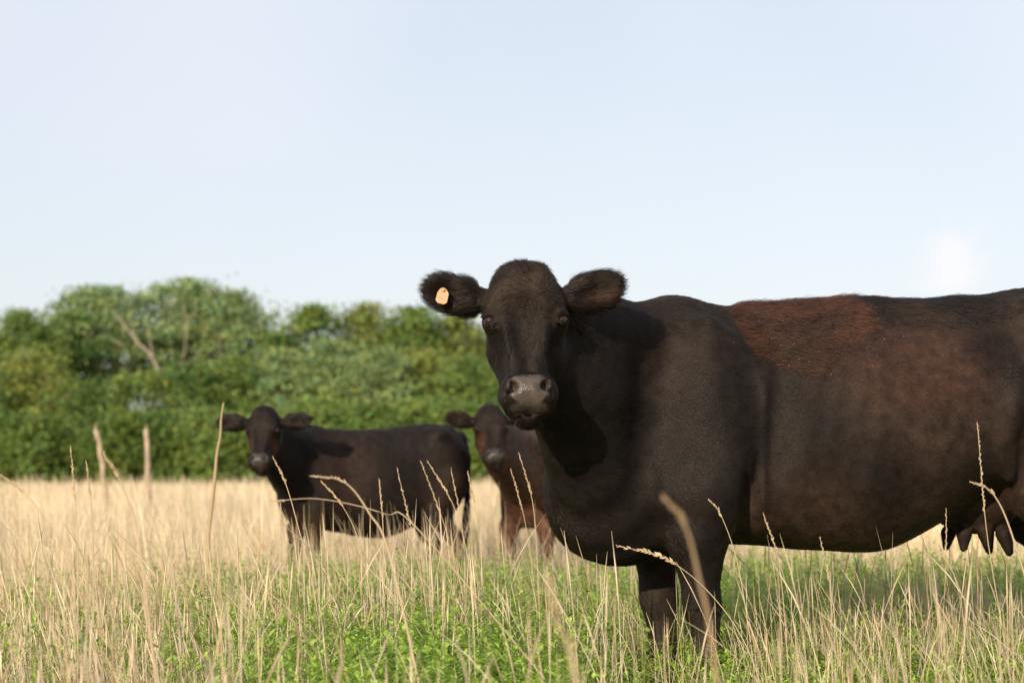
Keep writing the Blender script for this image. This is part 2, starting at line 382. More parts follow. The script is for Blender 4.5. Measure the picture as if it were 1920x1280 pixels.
def head_sdf(p, c):
    q0 = head_frame(p, c); q = q0.copy(); ax = np.abs(q[:, 0]); m = q.copy(); m[:, 0] = ax; hs = c['hs']
    d = ell(q, (0, .060, -.125), (.116, .10, .118))
    d = smin(d, ell(q, (0, .045, -.042), (.066, .060, .046)), .06)
    d = smin(d, ell(q, (0, .008, -.170), (.104, .050, .105)), .04)
    d = smin(d, ell(m, (.098, .034, -.186), (.036, .042, .036)), .03)
    d = smin(d, cone(q, (0, .050, -.22), (0, .034, -.385), .078, .056), .04)
    d = smin(d, ell(m, (.036, -.014, -.315), (.019, .026, .105)), .028)          # nasal edges
    d = smin(d, ell(m, (.064, .110, -.225), (.047, .072, .085)), .04)           # cheeks
    d = smin(d, cone(m, (.054, .135, -.25), (.034, .085, -.43), .048, .036), .045)  # jaws
    d = smin(d, ell(q, (0, .030, -.424), (.083, .070, .056)), .03)               # muzzle
    d = smin(d, ell(m, (.046, .004, -.425), (.040, .048, .048)), .025)
    pad = ell(q, (0, -.020, -.418), (.054, .034, .038)); d = smin(d, pad, .02)
    d = smin(d, ell(m, (.045, -.014, -.405), (.022, .026, .024)), .016)          # nostril wings
    d = smin(d, ell(m, (.034, .026, -.466), (.034, .050, .026)), .02)            # upper lip
    d = smin(d, ell(q, (0, .066, -.496), (.042, .046, .017)), .012)              # chin
    d = smin(d, cone(m, (.056, -.026, -.146), (.112, .004, -.172), .013, .014), .022)  # brow
    d = smin(d, cone(m, (.052, -.034, -.215), (.043, -.036, -.30), .009, .006), .02)
    # ears
    tip = np.array(c.get('ear', (.270, .060, -.066))); bs = np.array([.104, .075, -.105])
    e = cone(m, bs, bs + (tip - bs) * .42, .031, .034)
    ex = nz(tip - bs); ez = nz(np.array([0, -.22, 1.0]) - ex * np.dot(ex, [0, -.22, 1.0])); ey = np.cross(ez, ex)
    mid = bs + (tip - bs) * .62; r = (m - mid) @ np.stack([ex, ey, ez], 1)
    wd = .050 * c.get('earw', 1) * (1 + 1.6 * np.clip(r[:, 0], -.1, .06)); r2 = r.copy(); r2[:, 2] *= .050 / wd
    e = smin(e, ell(r2, (0, 0, 0), (.090, .022, .050)), .03)
    sgn = 1 if ey[1] < 0 else -1
    e = -smin(-e, ell(r2, (.010, sgn * .036, -.004), (.070, .032, .034)), .012)
    d = smin(d, e, .022)
    # hollows: cheek, nasal groove, nostril, mouth, tear groove, eye
    d = -smin(-d, ell(m, (.116, -.012, -.285), (.030, .055, .080)), .030)
    d = -smin(-d, cone(m, (.098, -.022, -.222), (.074, -.022, -.275), .007, .005), .012)
    d = -smin(-d, ell(m, (.018, -.050, -.23), (.020, .014, .06)), .03)
    nr = np.array([.046, -.034, -.412]); rr = (m - nr) @ rot('Y', 32)
    d = -smin(-d, ell(rr, (0, 0, 0), (.0115, .036, .020)), .007)
    d = -smin(-d, ell(m, (.058, -.02, -.430), (.012, .03, .006)), .008)
    d = -smin(-d, ell(q, (0, .004, -.486), (.066, .075, .0020)), .005)
    d = -smin(-d, ell(m, (.121, .0, -.190), (.017, .022, .014)), .009)
    d = smin(d, chain(m, [((.086, -.016, -.188), .006), ((.104, -.023, -.174), .009), ((.131, .002, -.178), .009)], .004), .007)   # upper lid
    d = smin(d, chain(m, [((.086, -.016, -.192), .005), ((.106, -.017, -.209), .006), ((.129, .006, -.200), .005)], .004), .007)   # lower lid
    d = smin(d, chain(m, [((.080, -.012, -.214), .003), ((.103, -.013, -.224), .004), ((.125, .010, -.216), .003)], .004), .008)
    d = -smin(-d, cone(q, (0, -.058, -.432), (0, -.046, -.478), .0025, .003), .005)
    d = d + .0016 * wob(q, 55) * (q[:, 2] > -.36) + .0022 * np.sin(95 * q[:, 2] + 5 * q[:, 0] * np.sin(20 * q[:, 0])) * np.exp(-((q[:, 2] + .13) / .035) ** 2) * np.exp(-(q[:, 0] / .07) ** 2)
    # forehead creases
    return d * hs

def cow_sdf(p, c):
    s = c['s']; q = p / s; q[:, 0] /= c.get('ul', 1); ab = q.copy(); ab[:, 1] = np.abs(q[:, 1])
    u, v, z = q.T
    uu = np.clip(u, c['u0'], c['u1']); top, bot, hw = c['top'](uu), c['bot'](uu), c['hw'](uu)
    zc = bot + .47 * (top - bot); rz = np.where(z > zc, top - zc, zc - bot)
    pw = np.where(z > zc, 2.05, 2.35)
    qq = ((np.abs(v) / hw) ** pw + (np.abs(z - zc) / rz) ** pw) ** (1 / pw)
    d = (qq - 1) * np.minimum(hw, rz) * .93
    du = np.abs(u - uu); d = np.where(du > 0, np.sqrt(np.maximum(d, 0) ** 2 + du ** 2) + np.minimum(d, 0) * 0, d)
    for (cc, r, k) in c['blobs']: d = smin(d, ell(ab, cc, r), k)
    for (cc, r, k) in c['mid']: d = smin(d, ell(q, cc, r), k)
    for side, pts in c['legs']:
        if z.min() > .95: break
        e = chain(q, [((x, side * y, zz), r) for (x, y, zz, r) in pts], .03); d = smin(d, e, c.get('legk', .05))
    # neck
    nk = None
    for a, ra, b, rb in c['neck']:
        e = cone(q, a, b, ra, rb); nk = e if nk is None else smin(nk, e, .10)
    d = smin(d, nk, .11)
    # wrinkled dewlap folds, elbow crease, loose muscle relief
    w = sstep(.95, .62, z) * sstep(-.08, -.22, u)
    d = d + w * .0040 * np.sin(62 * (u * .55 + v * .75) + 2.2 * np.sin(z * 6)) + .0070 * wob(q, 8, 1) * c.get('rel', 1) + .0022 * wob(q, 24, 2) - .0005 * np.sin((u - .16 * z) * 84) * sstep(.25, .4, u) * sstep(.95, .75, u) * sstep(.62, .75, z) * sstep(1.22, 1.08, z)
    for (cc, r, k) in c.get('cut', []): d = -smin(-d, ell(ab, cc, r), k)
    for pts in c.get('tail', []): d = smin(d, chain(q, pts, .02), .03)
    for pts in c.get('teats', []): d = smin(d, chain(q, pts, .01), .018)
    d = d * s
    m = ((p - c['hp']) ** 2).sum(1) < .72 ** 2
    if m.any(): d[m] = smin(d[m], head_sdf(p[m], c), .045 * c['hs'])
    return d

def cow_mat(name, hair=False):
    m = bpy.data.materials.new(name); m.use_nodes = True
    t = m.node_tree; n = t.nodes; b = n['Principled BSDF']; lk = t.links
    a = n.new('ShaderNodeAttribute'); a.attribute_name = 'Col'
    g = n.new('ShaderNodeTexCoord')
    tx = n.new('ShaderNodeTexNoise'); tx.inputs['Scale'].default_value = 24; tx.inputs['Detail'].default_value = 6
    lk.new(g.outputs['Object'], tx.inputs['Vector'])
    mr = n.new('ShaderNodeMapRange'); mr.inputs[1].default_value = .3; mr.inputs[2].default_value = .7; mr.inputs[3].default_value = .6; mr.inputs[4].default_value = 1.4
    lk.new(tx.outputs['Fac'], mr.inputs[0])
    mx = n.new('ShaderNodeVectorMath'); mx.operation = 'SCALE'; lk.new(a.outputs['Color'], mx.inputs[0]); lk.new(mr.outputs[0], mx.inputs['Scale'])
    lk.new(mx.outputs[0], b.inputs['Base Color'])
    if hair:
        b.inputs['Roughness'].default_value = .43; b.inputs['Specular IOR Level'].default_value = .22; b.inputs['Specular Tint'].default_value = (1, .86, .76, 1)
        na = n.new('ShaderNodeAttribute'); na.attribute_name = 'nrm'
        vt = n.new('ShaderNodeVectorTransform'); vt.vector_type = 'NORMAL'; vt.convert_from = 'OBJECT'; vt.convert_to = 'WORLD'
        ge = n.new('ShaderNodeNewGeometry'); sc_ = n.new('ShaderNodeVectorMath'); sc_.operation = 'MULTIPLY_ADD'; sc_.inputs[1].default_value = (.85, .85, .85)
        no_ = n.new('ShaderNodeVectorMath'); no_.operation = 'NORMALIZE'
        lk.new(na.outputs['Vector'], vt.inputs[0]); lk.new(ge.outputs['Normal'], sc_.inputs[0]); lk.new(vt.outputs[0], sc_.inputs[2])
        lk.new(sc_.outputs[0], no_.inputs[0]); lk.new(no_.outputs[0], b.inputs['Normal'])
    else:
        w = n.new('ShaderNodeAttribute'); w.attribute_name = 'wet'
        r = n.new('ShaderNodeMapRange'); r.inputs[3].default_value = .62; r.inputs[4].default_value = .27; lk.new(w.outputs['Fac'], r.inputs[0])
        lk.new(r.outputs[0], b.inputs['Roughness']); sp = n.new('ShaderNodeMapRange'); sp.inputs[3].default_value = .12; sp.inputs[4].default_value = .30; lk.new(w.outputs['Fac'], sp.inputs[0]); lk.new(sp.outputs[0], b.inputs['Specular IOR Level'])
        tb = n.new('ShaderNodeTexVoronoi'); tb.inputs['Scale'].default_value = 260; lk.new(g.outputs['Object'], tb.inputs['Vector'])
        bm = n.new('ShaderNodeBump'); bm.inputs['Strength'].default_value = .35; bm.inputs['Distance'].default_value = .003
        lk.new(tb.outputs['Distance'], bm.inputs['Height']); lk.new(bm.outputs[0], b.inputs['Normal'])
    return m
M_HIDE = cow_mat('black_hide'); M_HAIR = cow_mat('black_coat_hair', True)

def build_cow(name, label, c, colour_fn, h, nhair, hair_r, hlen, group):
    ca, sa = math.cos(c['a']), math.sin(c['a']); Rm = np.array([[ca, -sa, 0], [sa, ca, 0], [0, 0, 1]]); O = np.array([c['X'], c['Y'], 0.])
    c['hp'] = (np.array(c['head_world']) - O) @ Rm
    hw_ = rot('Z', c['yaw']) @ rot('Y', c['roll']) @ rot('X', c['pitch'])     # head axes in the world
    c['hR'] = Rm.T @ hw_
    t = thing(name, O, label, 'cow' if name == 'cow' else 'calf', group); t.rotation_euler.z = c['a']
    lo = np.array([-1.05 * c['s'] - .15, -1.0 * c['s'] - .1, -.02]); hi = np.array([1.9 * c['s'], .62 * c['s'], 1.62 * c['s']])
    lo = np.minimum(lo, c['hp'] - .42); hi = np.maximum(hi, c['hp'] + .25)
    V, Q = surface_nets(lambda p: cow_sdf(p, c), lo, hi, h)
    ed = np.concatenate([Q[:, [0, 1]], Q[:, [1, 2]], Q[:, [2, 3]], Q[:, [3, 0]]]); dg = np.bincount(ed[:, 0], minlength=len(V)).astype(float)
    for lam in (.6, -.3, .5):
        V = V + lam * (np.stack([np.bincount(ed[:, 0], V[ed[:, 1], k], len(V)) for k in range(3)], 1) / dg[:, None] - V)
    hd = head_frame(V, c); near_head = (np.abs(hd[:, 0]) < .34) & (hd[:, 2] > -.56) & (hd[:, 2] < .08) & (hd[:, 1] < .17) & (hd[:, 1] > -.15)
    col, wet, hl = colour_fn(V / c['s'], hd, near_head)
    me = mesh_np('body', V, Q, col, extra={'wet': wet}); body = link('body', me, M_HIDE, t)
    nv = len(me.vertices); no = np.empty(nv * 3, np.float32); me.vertices.foreach_get('normal', no); no = no.reshape(-1, 3)
    # coat: hair strands lying along the body
    a, b, d_ = V[Q[:, 0]], V[Q[:, 1]], V[Q[:, 3]]; ar = np.linalg.norm(np.cross(b - a, d_ - a), axis=1)
    ear = near_head & (np.abs(hd[:, 0]) > .135) & (hd[:, 2] > -.165)
    wgt = ar * np.where(near_head[Q[:, 0]], 2.2, 1.0) * np.where(ear[Q[:, 0]], 2.2, 1.0) * (1 - wet[Q[:, 0]])
    wgt *= np.where(V[Q[:, 0]][:, 1] > .25 * c['s'], .35, 1)
    he = hd.copy(); he[:, 0] = np.abs(he[:, 0]); de = np.linalg.norm(he - [.110, -.004, -.190], axis=1)
    wgt *= sstep(.022, .036, de[Q[:, 0]]); hl = hl * (.25 + .75 * sstep(.03, .07, de))
    fi = rng.choice(len(Q), nhair, p=wgt / wgt.sum()); r1, r2 = rng.random((2, nhair, 1))
    root = V[Q[fi, 0]] * (1 - r1) * (1 - r2) + V[Q[fi, 1]] * r1 * (1 - r2) + V[Q[fi, 2]] * r1 * r2 + V[Q[fi, 3]] * (1 - r1) * r2
    vi = Q[fi, 0]; nn = nz(no[vi]); hh = hd[vi]; isH = near_head[vi]; isE = ear[vi]
    fl = np.zeros((nhair, 3)); fl[:, 0] = .8; fl[:, 2] = -.55
    fl += .22 * np.stack([wob(root, 5, 2), wob(root, 7, 3), wob(root, 7, 4)], 1)
    fh = np.stack([hh[:, 0] * 5, 0 * hh[:, 0], -.25 + (hh[:, 2] + .15) * 5], 1)
    fh[:, 2] = np.where(hh[:, 2] < -.2, -1, np.clip(fh[:, 2], -1, 1)); fh += .75 * np.stack([wob(root, 34, 2), wob(root, 30, 3), wob(root, 30, 4)], 1)
    fe = np.stack([np.sign(hh[:, 0]) * 1.0, -.2 + 0 * hh[:, 0], (hh[:, 2] + .10) * 9], 1)
    fh = np.where(isE[:, None], fe, fh) @ c['hR'].T
    fl = np.where(isH[:, None], fh, fl); fl += rng.normal(size=fl.shape) * .14
    fl = nz(fl - nn * (fl * nn).sum(1, keepdims=True))
    sh_ = np.clip(hl[vi] - 1, 0, 2)[:, None]
    ln_ = hlen * hl[vi][:, None] * rng.uniform(.6, 1.3, (nhair, 1)) * np.where(isE, 2.8, np.where(isH, 1.0, 1.0))[:, None]
    lift = np.where(isE, .6, .17)[:, None] * rng.uniform(.3, 1.6, (nhair, 1))
    lift = lift * (1 + .8 * sh_)
    p0 = root - nn * .001; p1 = root + ln_ * .4 * (fl * np.cos(lift) + nn * np.sin(lift)); p2 = p1 + ln_ * .35 * (fl + nn * .35 * lift + rng.normal(size=fl.shape) * .12)
    p3 = p2 + ln_ * .3 * (fl + np.array([0, 0, -.15]) + rng.normal(size=fl.shape) * .2)
    pts = np.stack([p0, p1, p2, p3], 1).reshape(-1, 3).astype(np.float32)
    cv = bpy.data.hair_curves.new('coat'); cv.add_curves([4] * nhair)
    cv.attributes['position'].data.foreach_set('vector', pts.ravel())
    ra = cv.attributes.get('radius') or cv.attributes.new('radius', 'FLOAT', 'POINT')
    ra.data.foreach_set('value', (np.tile([1., .9, .65, .15], nhair) * hair_r).astype(np.float32))
    cc = np.ones((nhair, 4), np.float32); cc[:, :3] = col[vi] * rng.uniform(.5, 1.6, (nhair, 1))
    at = cv.attributes.new('Col', 'FLOAT_COLOR', 'CURVE'); at.data.foreach_set('color', cc.ravel())
    an_ = cv.attributes.new('nrm', 'FLOAT_VECTOR', 'CURVE'); an_.data.foreach_set('vector', np.ascontiguousarray(nn, np.float32).ravel())
    co = link('coat', cv, M_HAIR, t); co['kind'] = 'stuff'
    # eyes
    for sx in (-1, 1):
        ec = c['hp'] + (np.array([sx * .1085, .007, -.190]) * c['hs']) @ c['hR'].T
        k = 12; th = np.linspace(0, np.pi, k); g = Geo(); r = .0205 * c['hs']
        path = np.stack([np.zeros(k), np.zeros(k), -np.cos(th) * r], 1)
        Vv, Fc = tube(path + [0, 0, 0], np.maximum(np.sin(th) * r, 1e-5), 16, close=False)
        link('eye', mesh_np('eye', Vv + ec, Fc), M_EYE, t)
    return t, V, no, hd, near_head

def face_colour(hd, nh, base, pad_c, cheek=None):
    x, y, z = hd.T; n_ = len(hd); col = np.tile(np.array(base), (n_, 1)); wet = np.zeros(n_)
    pad = nh & (np.abs(x) < .080) & (y < .035)
    w = sstep(1.08, .92, np.sqrt((x / np.interp(z, [-.47, -.44, -.40], [.040, .058, .066])) ** 2 + ((z + .424) / .046) ** 4)) * pad
    lip = sstep(1.1, .9, np.sqrt((x / .060) ** 2 + ((z + .476) / .016) ** 2)) * pad * .55
    w = np.maximum(w, lip)
    col = col * (1 - w[:, None]) + np.array(pad_c) * w[:, None]
    if cheek is not None:
        k = sstep(1.1, .4, np.sqrt(((np.abs(x) - .085) / .035) ** 2 + ((z + .285) / .075) ** 2)) * nh * (y < .12)
        col = col * (1 - k[:, None]) + np.array(cheek) * k[:, None]
    return col, w

BLK = np.array([.0082, .0062, .0055]); RST = np.array([.060, .021, .011])
def paint_cow(p, hd, nh):
    col, wet = face_colour(hd, nh, BLK, (.062, .050, .044)); u, v, z = p.T; hl = np.ones(len(p))
    n1 = wob(p, 16, 1); n2 = wob(p, 40, 2)
    brown = sstep(-.5, .8, wob(p, 5.5, 3) + .45 * wob(p, 14, 4)) * .95 * sstep(-.35, .0, u)
    body = (~nh).astype(float)
    fore = nh * sstep(-.26, -.12, hd[:, 2]) * (np.abs(hd[:, 0]) < .13) * np.clip(.6 + .6 * wob(hd, 40, 1), 0, 1.4)
    col = col + fore[:, None] * np.array([.017, .0110, .0068])
    inn = nh * (hd[:, 0] > .16) * sstep(.03, .0, np.abs(hd[:, 2] + .10)); col = col + inn[:, None] * np.array([.022, .008, .004])
    col = col + (body * brown)[:, None] * np.array([.0235, .0135, .0090]) * (1 - .55 * sstep(1.2, .5, np.sqrt(((u - .66) / .36) ** 2 + ((z - 1.08) / .20) ** 2)))[:, None]
    n0 = wob(p, 9, 4)
    lim = np.interp(u, [.10, .18, .30, .40, .52, .62, .75], [1.16, 1.10, 1.07, 1.12, 1.17, 1.20, 1.28]) + .036 * n0 + .016 * n1
    e = 1 - np.minimum((u - .110 - .026 * n0 - .016 * n2) / .25, (z - lim - .020 * n2) / .16)
    e = np.maximum(e, 1 - (.50 + .06 * n0 + .03 * n2 + .25 * (z - 1.22) - u) / .4)
    k = sstep(1.01, .93, e) * (v < .12) * body                       # shaggy old coat
    e2 = np.sqrt(((u - .62) / .36) ** 2 + ((z - 1.10) / .17) ** 2) + .18 * n1
    k2 = sstep(1.15, .35, e2) * (v < .12) * body * (1 - k)           # bleached short hair
    col = col + k2[:, None] * np.array([.048, .0180, .010]) * .36
    col = col * (1 - k[:, None]) + k[:, None] * (np.array([.030, .0118, .0070]) * np.clip(1 + .40 * n2 + .3 * n0 + .5 * sstep(1.15, 1.32, z), .3, 2)[:, None])
    e3 = np.sqrt(((u - .72) / .34) ** 2 + ((z - 1.31) / .085) ** 2) + .2 * n1
    k3 = sstep(1.1, .7, e3) * body * (1 - k)
    col = col * (1 - .35 * k3[:, None])
    hl = hl + 2.0 * k + 1.2 * k3 + 1.1 * nh * sstep(-.24, -.12, hd[:, 2]) * (np.abs(hd[:, 0]) < .125) + .35 * sstep(1.22, 1.34, z) * body
    leg = sstep(.42, .2, z) * body; col = col + leg[:, None] * np.array([.030, .022, .016]) * (.6 + .5 * n1)[:, None].clip(0, 2)
    und = sstep(.56, .47, z) * sstep(.05, .3, u) * sstep(1, .8, u) * body; col = col + und[:, None] * np.array([.02, .015, .01])
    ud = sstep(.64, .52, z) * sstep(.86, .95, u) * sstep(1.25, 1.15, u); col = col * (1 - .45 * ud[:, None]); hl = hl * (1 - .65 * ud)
    return np.clip(col, .004, .5), wet, hl

ST = dict(u=[-.38, -.25, -.10, .05, .20, .48, .66, .86, 1.05, 1.25, 1.45, 1.60])
COW = dict(X=.60, Y=6.76, a=math.radians(10), s=1.0, hs=1.0, u0=-.38, u1=1.60,
  top=catm(ST['u'], [.98, 1.17, 1.303, 1.300, 1.312, 1.338, 1.348, 1.350, 1.368, 1.400, 1.375, 1.22]),
  bot=catm(ST['u'], [.74, .60, .53, .51, .50, .478, .482, .572, .70, .79, .86, .95]),
  hw=catm(ST['u'], [.12, .20, .26, .30, .335, .385, .395, .385, .36, .32, .26, .12]),
  blobs=[((.06, .295, .70), (.095, .055, .12), .07), ((-.17, .24, .79), (.06, .055, .075), .07), ((.0, .245, 1.08), (.05, .045, .17), .09), ((1.02, .33, .92), (.05, .06, .20), .07), ((.04, .205, .91), (.17, .100, .28), .09), ((-.06, .20, .73), (.15, .11, .16), .08), ((1.26, .19, .95), (.27, .17, .34), .10),
         ((1.22, .24, 1.30), (.10, .08, .06), .08), ((1.50, .10, 1.20), (.09, .07, .09), .07)],
  mid=[((-.262, -.01, .665), (.212, .165, .205), .08), ((-.13, 0, .60), (.20, .17, .14), .07), ((1.03, 0, .65), (.16, .14, .115), .06)],
  legs=[(-1, [(-.02, .215, .66, .125), (-.03, .22, .54, .098), (-.015, .22, .34, .062), (-.010, .22, .30, .060), (.003, .215, .15, .041), (.003, .215, .10, .050), (-.01, .215, .03, .060)]),
        (1, [(-.06, .20, .66, .12), (-.065, .20, .52, .09), (-.055, .20, .34, .060), (-.05, .20, .30, .057), (-.04, .20, .15, .039), (-.04, .20, .10, .048), (-.05, .20, .03, .058)]),
        (-1, [(1.34, .19, .92, .20), (1.20, .215, .70, .135), (1.36, .20, .50, .080), (1.46, .19, .43, .062), (1.42, .19, .16, .044), (1.41, .19, .11, .052), (1.38, .19, .03, .060)]),
        (1, [(1.34, .19, .92, .20), (1.24, .215, .70, .135), (1.42, .20, .50, .080), (1.52, .19, .43, .062), (1.48, .19, .16, .044), (1.47, .19, .11, .052), (1.44, .19, .03, .060)])],
  neck=[((-.06, 0, 1.125), .165, (-.60, -.43, 1.225), .105), ((-.12, 0, .92), .225, (-.62, -.44, 1.08), .100), ((-.25, -.02, .74), .19, (-.50, -.30, .98), .095), ((-.28, -.06, .64), .165, (-.395, -.21, .80), .092), ((-.27, -.05, .72), .17, (-.485, -.30, .97), .085)],
  cut=[((.125, .36, .60), (.030, .11, .12), .05), ((.17, .44, .82), (.03, .10, .15), .12), ((1.00, .40, 1.20), (.10, .075, .10), .10), ((-.20, .38, .95), (.05, .10, .20), .12), ((1.06, .42, .78), (.06, .09, .16), .06)],
  teats=[[((.96, y, .535), .028), ((.955, y * 1.1, .488), .014)] for y in (-.07, .07)] + [[((1.10, y, .535), .030), ((1.115, y * 1.1, .474), .015)] for y in (-.085, .07)] + [[((1.03, -.085, .55), .026), ((1.035, -.095, .498), .014)]],
  tail=[[((1.60, 0, 1.30), .05), ((1.68, 0, 1.1), .030), ((1.70, 0, .7), .022), ((1.69, 0, .35), .035)]],
  head_world=P(982, 490, 6.10), yaw=2.5, roll=-1.2, pitch=-16)
cow, V, no, hd, nh = build_cow('cow', 'large black cow with rusty shoulder patch and ear tag, standing nearest', COW, paint_cow, .0075, 300000, .00045, .0135, 'cattle in the pasture')

# ear tag on the viewer-left ear
def head_pt(c, q): return c['hp'] + (np.array(q) * c['hs']) @ c['hR'].T
out = np.array([[-.012, 0], [-.004, .006], [.004, .006], [.012, 0], [.0215, -.014], [.020, -.048], [.010, -.056], [-.012, -.054], [-.0215, -.044], [-.019, -.014]])
tb = np.array([-.248, .014, -.082]); k = len(out); th = .0016
Vt = []
for yy in (-th, th): Vt += [tb + np.array([.84 * (x + .18 * z_), yy + .10 * z_, .88 * (z_ - .18 * x)]) for x, z_ in out]
Vt = np.array([head_pt(COW, q) for q in Vt])
me = bpy.data.meshes.new('ear_tag'); me.from_pydata(Vt.tolist(), [], [list(range(k)), list(range(2 * k - 1, k - 1, -1))] + [[i, i + k, (i + 1) % k + k, (i + 1) % k] for i in range(k)]); me.update()
tg = link('ear_tag', me, M_TAG, cow); tg['label'] = 'small pale orange plastic tag pinned in the ear'
th_ = np.linspace(0, np.pi, 8); Vv, Fc = tube(np.stack([0 * th_, 0 * th_, -np.cos(th_) * .006], 1), np.maximum(np.sin(th_) * .0065, 1e-5), 10, close=False)
link('stud', mesh_np('stud', Vv + head_pt(COW, tb + [0, -.004, -.004]), Fc), M_STUD, tg)

# chaff and flies caught in the shaggy patch
uv = V; sel = np.where((V[:, 1] < -.1) & (np.sqrt(((V[:, 0] - .36) / .30) ** 2 + ((V[:, 2] - 1.21) / .16) ** 2) < 1) & (no[:, 1] < -.2))[0]
sel = rng.choice(sel, 45); g = Geo()
c_ = V[sel] + no[sel] * rng.uniform(.006, .016, (len(sel), 1)); a = nz(np.cross(no[sel], rng.normal(size=(len(sel), 3)))); b = nz(np.cross(no[sel], a))
sz = rng.uniform(.0009, .0024, (len(sel), 1)); Vq = np.stack([c_ - a * sz, c_ + b * sz * .6 + no[sel] * sz * .5, c_ + a * sz, c_ - b * sz * .6 + no[sel] * sz * .4], 1).reshape(-1, 3)
ch = link('chaff', mesh_np('chaff', Vq, np.arange(len(Vq)).reshape(-1, 4)), M_CHAFF, cow); ch['kind'] = 'stuff'

def paint_calf(rust):
    def f(p, hd, nh):
        base = BLK * 1.0
        col, wet = face_colour(hd, nh, base, (.036, .031, .028), (.048, .0185, .009)); u, v, z = p.T
        body = (~nh).astype(float); n1 = wob(p, 6, 2)
        k = body * np.clip(.30 + .45 * rust + (.7 - .3 * rust) * n1, 0, 1.2) * (.5 + .6 * rust) * np.maximum(sstep(-.15, .25, u), rust * .8)
        col = col + k[:, None] * np.array([.026, .012, .007]) * (1 + 2.4 * rust)
        lo_ = body * sstep(.75, .45, z) * sstep(.25, 0, u); col = col + lo_[:, None] * np.array([.030, .012, .006]) * (1 - .55 * rust)
        fw = nh * sstep(.05, -.05, z - z); col = col + (nh * (1 - wet) * np.clip(.4 + .4 * n1, 0, 1))[:, None] * np.array([.007, .0035, .002]) * (1 + 1.5 * rust)
        return np.clip(col, .004, .5), wet, np.ones(len(p))
    return f
CU = [-.30, -.22, -.10, .05, .20, .48, .70, .90, 1.08, 1.25, 1.42, 1.54]
def calf(**kw):
    d = dict(s=.76, ul=.82, hs=.80, u0=-.30, u1=1.54, rel=.8,
      top=catm(CU, [1.05, 1.22, 1.32, 1.335, 1.33, 1.335, 1.345, 1.365, 1.385, 1.385, 1.34, 1.18]),
      bot=catm(CU, [.78, .66, .58, .545, .52, .478, .475, .53, .60, .68, .78, .90]),
      hw=catm(CU, [.11, .17, .22, .255, .28, .32, .325, .31, .29, .27, .22, .11]),
      blobs=[((.04, .185, .93), (.16, .09, .27), .10), ((-.06, .17, .75), (.14, .10, .15), .08), ((1.22, .16, .95), (.25, .14, .33), .10), ((1.18, .19, 1.30), (.09, .07, .05), .08)],
      mid=[((-.15, 0, .76), (.16, .12, .15), .09), ((-.06, 0, .66), (.16, .13, .12), .07)],
      legs=[(-1, [(-.02, .18, .70, .115), (-.05, .18, .54, .085), (-.045, .18, .36, .058), (-.04, .18, .32, .055), (-.02, .18, .16, .039), (-.02, .18, .10, .048), (-.03, .18, .03, .056)]),
            (1, [(-.06, .17, .70, .11), (-.13, .17, .54, .085), (-.15, .17, .36, .058), (-.145, .17, .32, .055), (-.13, .17, .16, .039), (-.13, .17, .10, .048), (-.14, .17, .03, .056)]),
            (-1, [(1.30, .16, .92, .185), (1.16, .18, .70, .12), (1.32, .17, .50, .072), (1.42, .17, .43, .058), (1.38, .17, .16, .042), (1.37, .17, .11, .050), (1.34, .17, .03, .058)]),
            (1, [(1.30, .16, .92, .185), (1.06, .18, .70, .12), (1.18, .17, .50, .072), (1.26, .17, .43, .058), (1.22, .17, .16, .042), (1.21, .17, .11, .050), (1.18, .17, .03, .058)])],
      cut=[((.13, .31, .62), (.03, .09, .08), .05)],
      tail=[[((1.48, 0, 1.28), .05), ((1.545, 0, 1.10), .032), ((1.535, -.03, .8), .028), ((1.50, -.06, .52), .042), ((1.49, -.06, .38), .012)]],
      ear=(.315, .06, -.100), earw=.98)
    d.update(kw); return d
def calf_neck(c):   # neck from the chest to this calf's own head
    ca, sa = math.cos(c['a']), math.sin(c['a']); Rm = np.array([[ca, -sa, 0], [sa, ca, 0], [0, 0, 1]])
    hp = (np.array(c['head_world']) - [c['X'], c['Y'], 0]) @ Rm; hw_ = Rm.T @ (rot('Z', c['yaw']) @ rot('Y', c['roll']) @ rot('X', c['pitch']))
    pt = lambda q: tuple((hp + hw_ @ (np.array(q) * c['hs'])) / c['s'] / [c['ul'], 1, 1])
    c['neck'] = [((-.05, 0, 1.14), .17, pt((0, .15, -.11)), .105), ((-.12, 0, .92), .21, pt((0, .16, -.24)), .10), ((-.14, -.02, .82), .16, pt((0, .20, -.33)), .08)]
    return c
XC = (588 - 960) / F * 12.0
C1 = calf_neck(calf(X=XC, Y=12.0, a=math.radians(17), head_world=P(494, 760, 11.45), yaw=-6, roll=-1, pitch=-20))
build_cow('calf', 'dark calf standing broadside at left behind the tall grass', C1, paint_calf(0.0), .0130, 60000, .0009, .014, 'cattle in the pasture')
XC2 = (1000 - 960) / F * 12.6
C2 = calf_neck(calf(X=XC2, Y=12.6, a=math.radians(48), head_world=P(917, 757, 11.75), yaw=7, roll=-3, pitch=-24, ear=(.290, .06, -.070)))
build_cow('calf', 'reddish brown calf half hidden behind the large cow chest', C2, paint_calf(1.0), .0130, 60000, .0009, .014, 'cattle in the pasture')

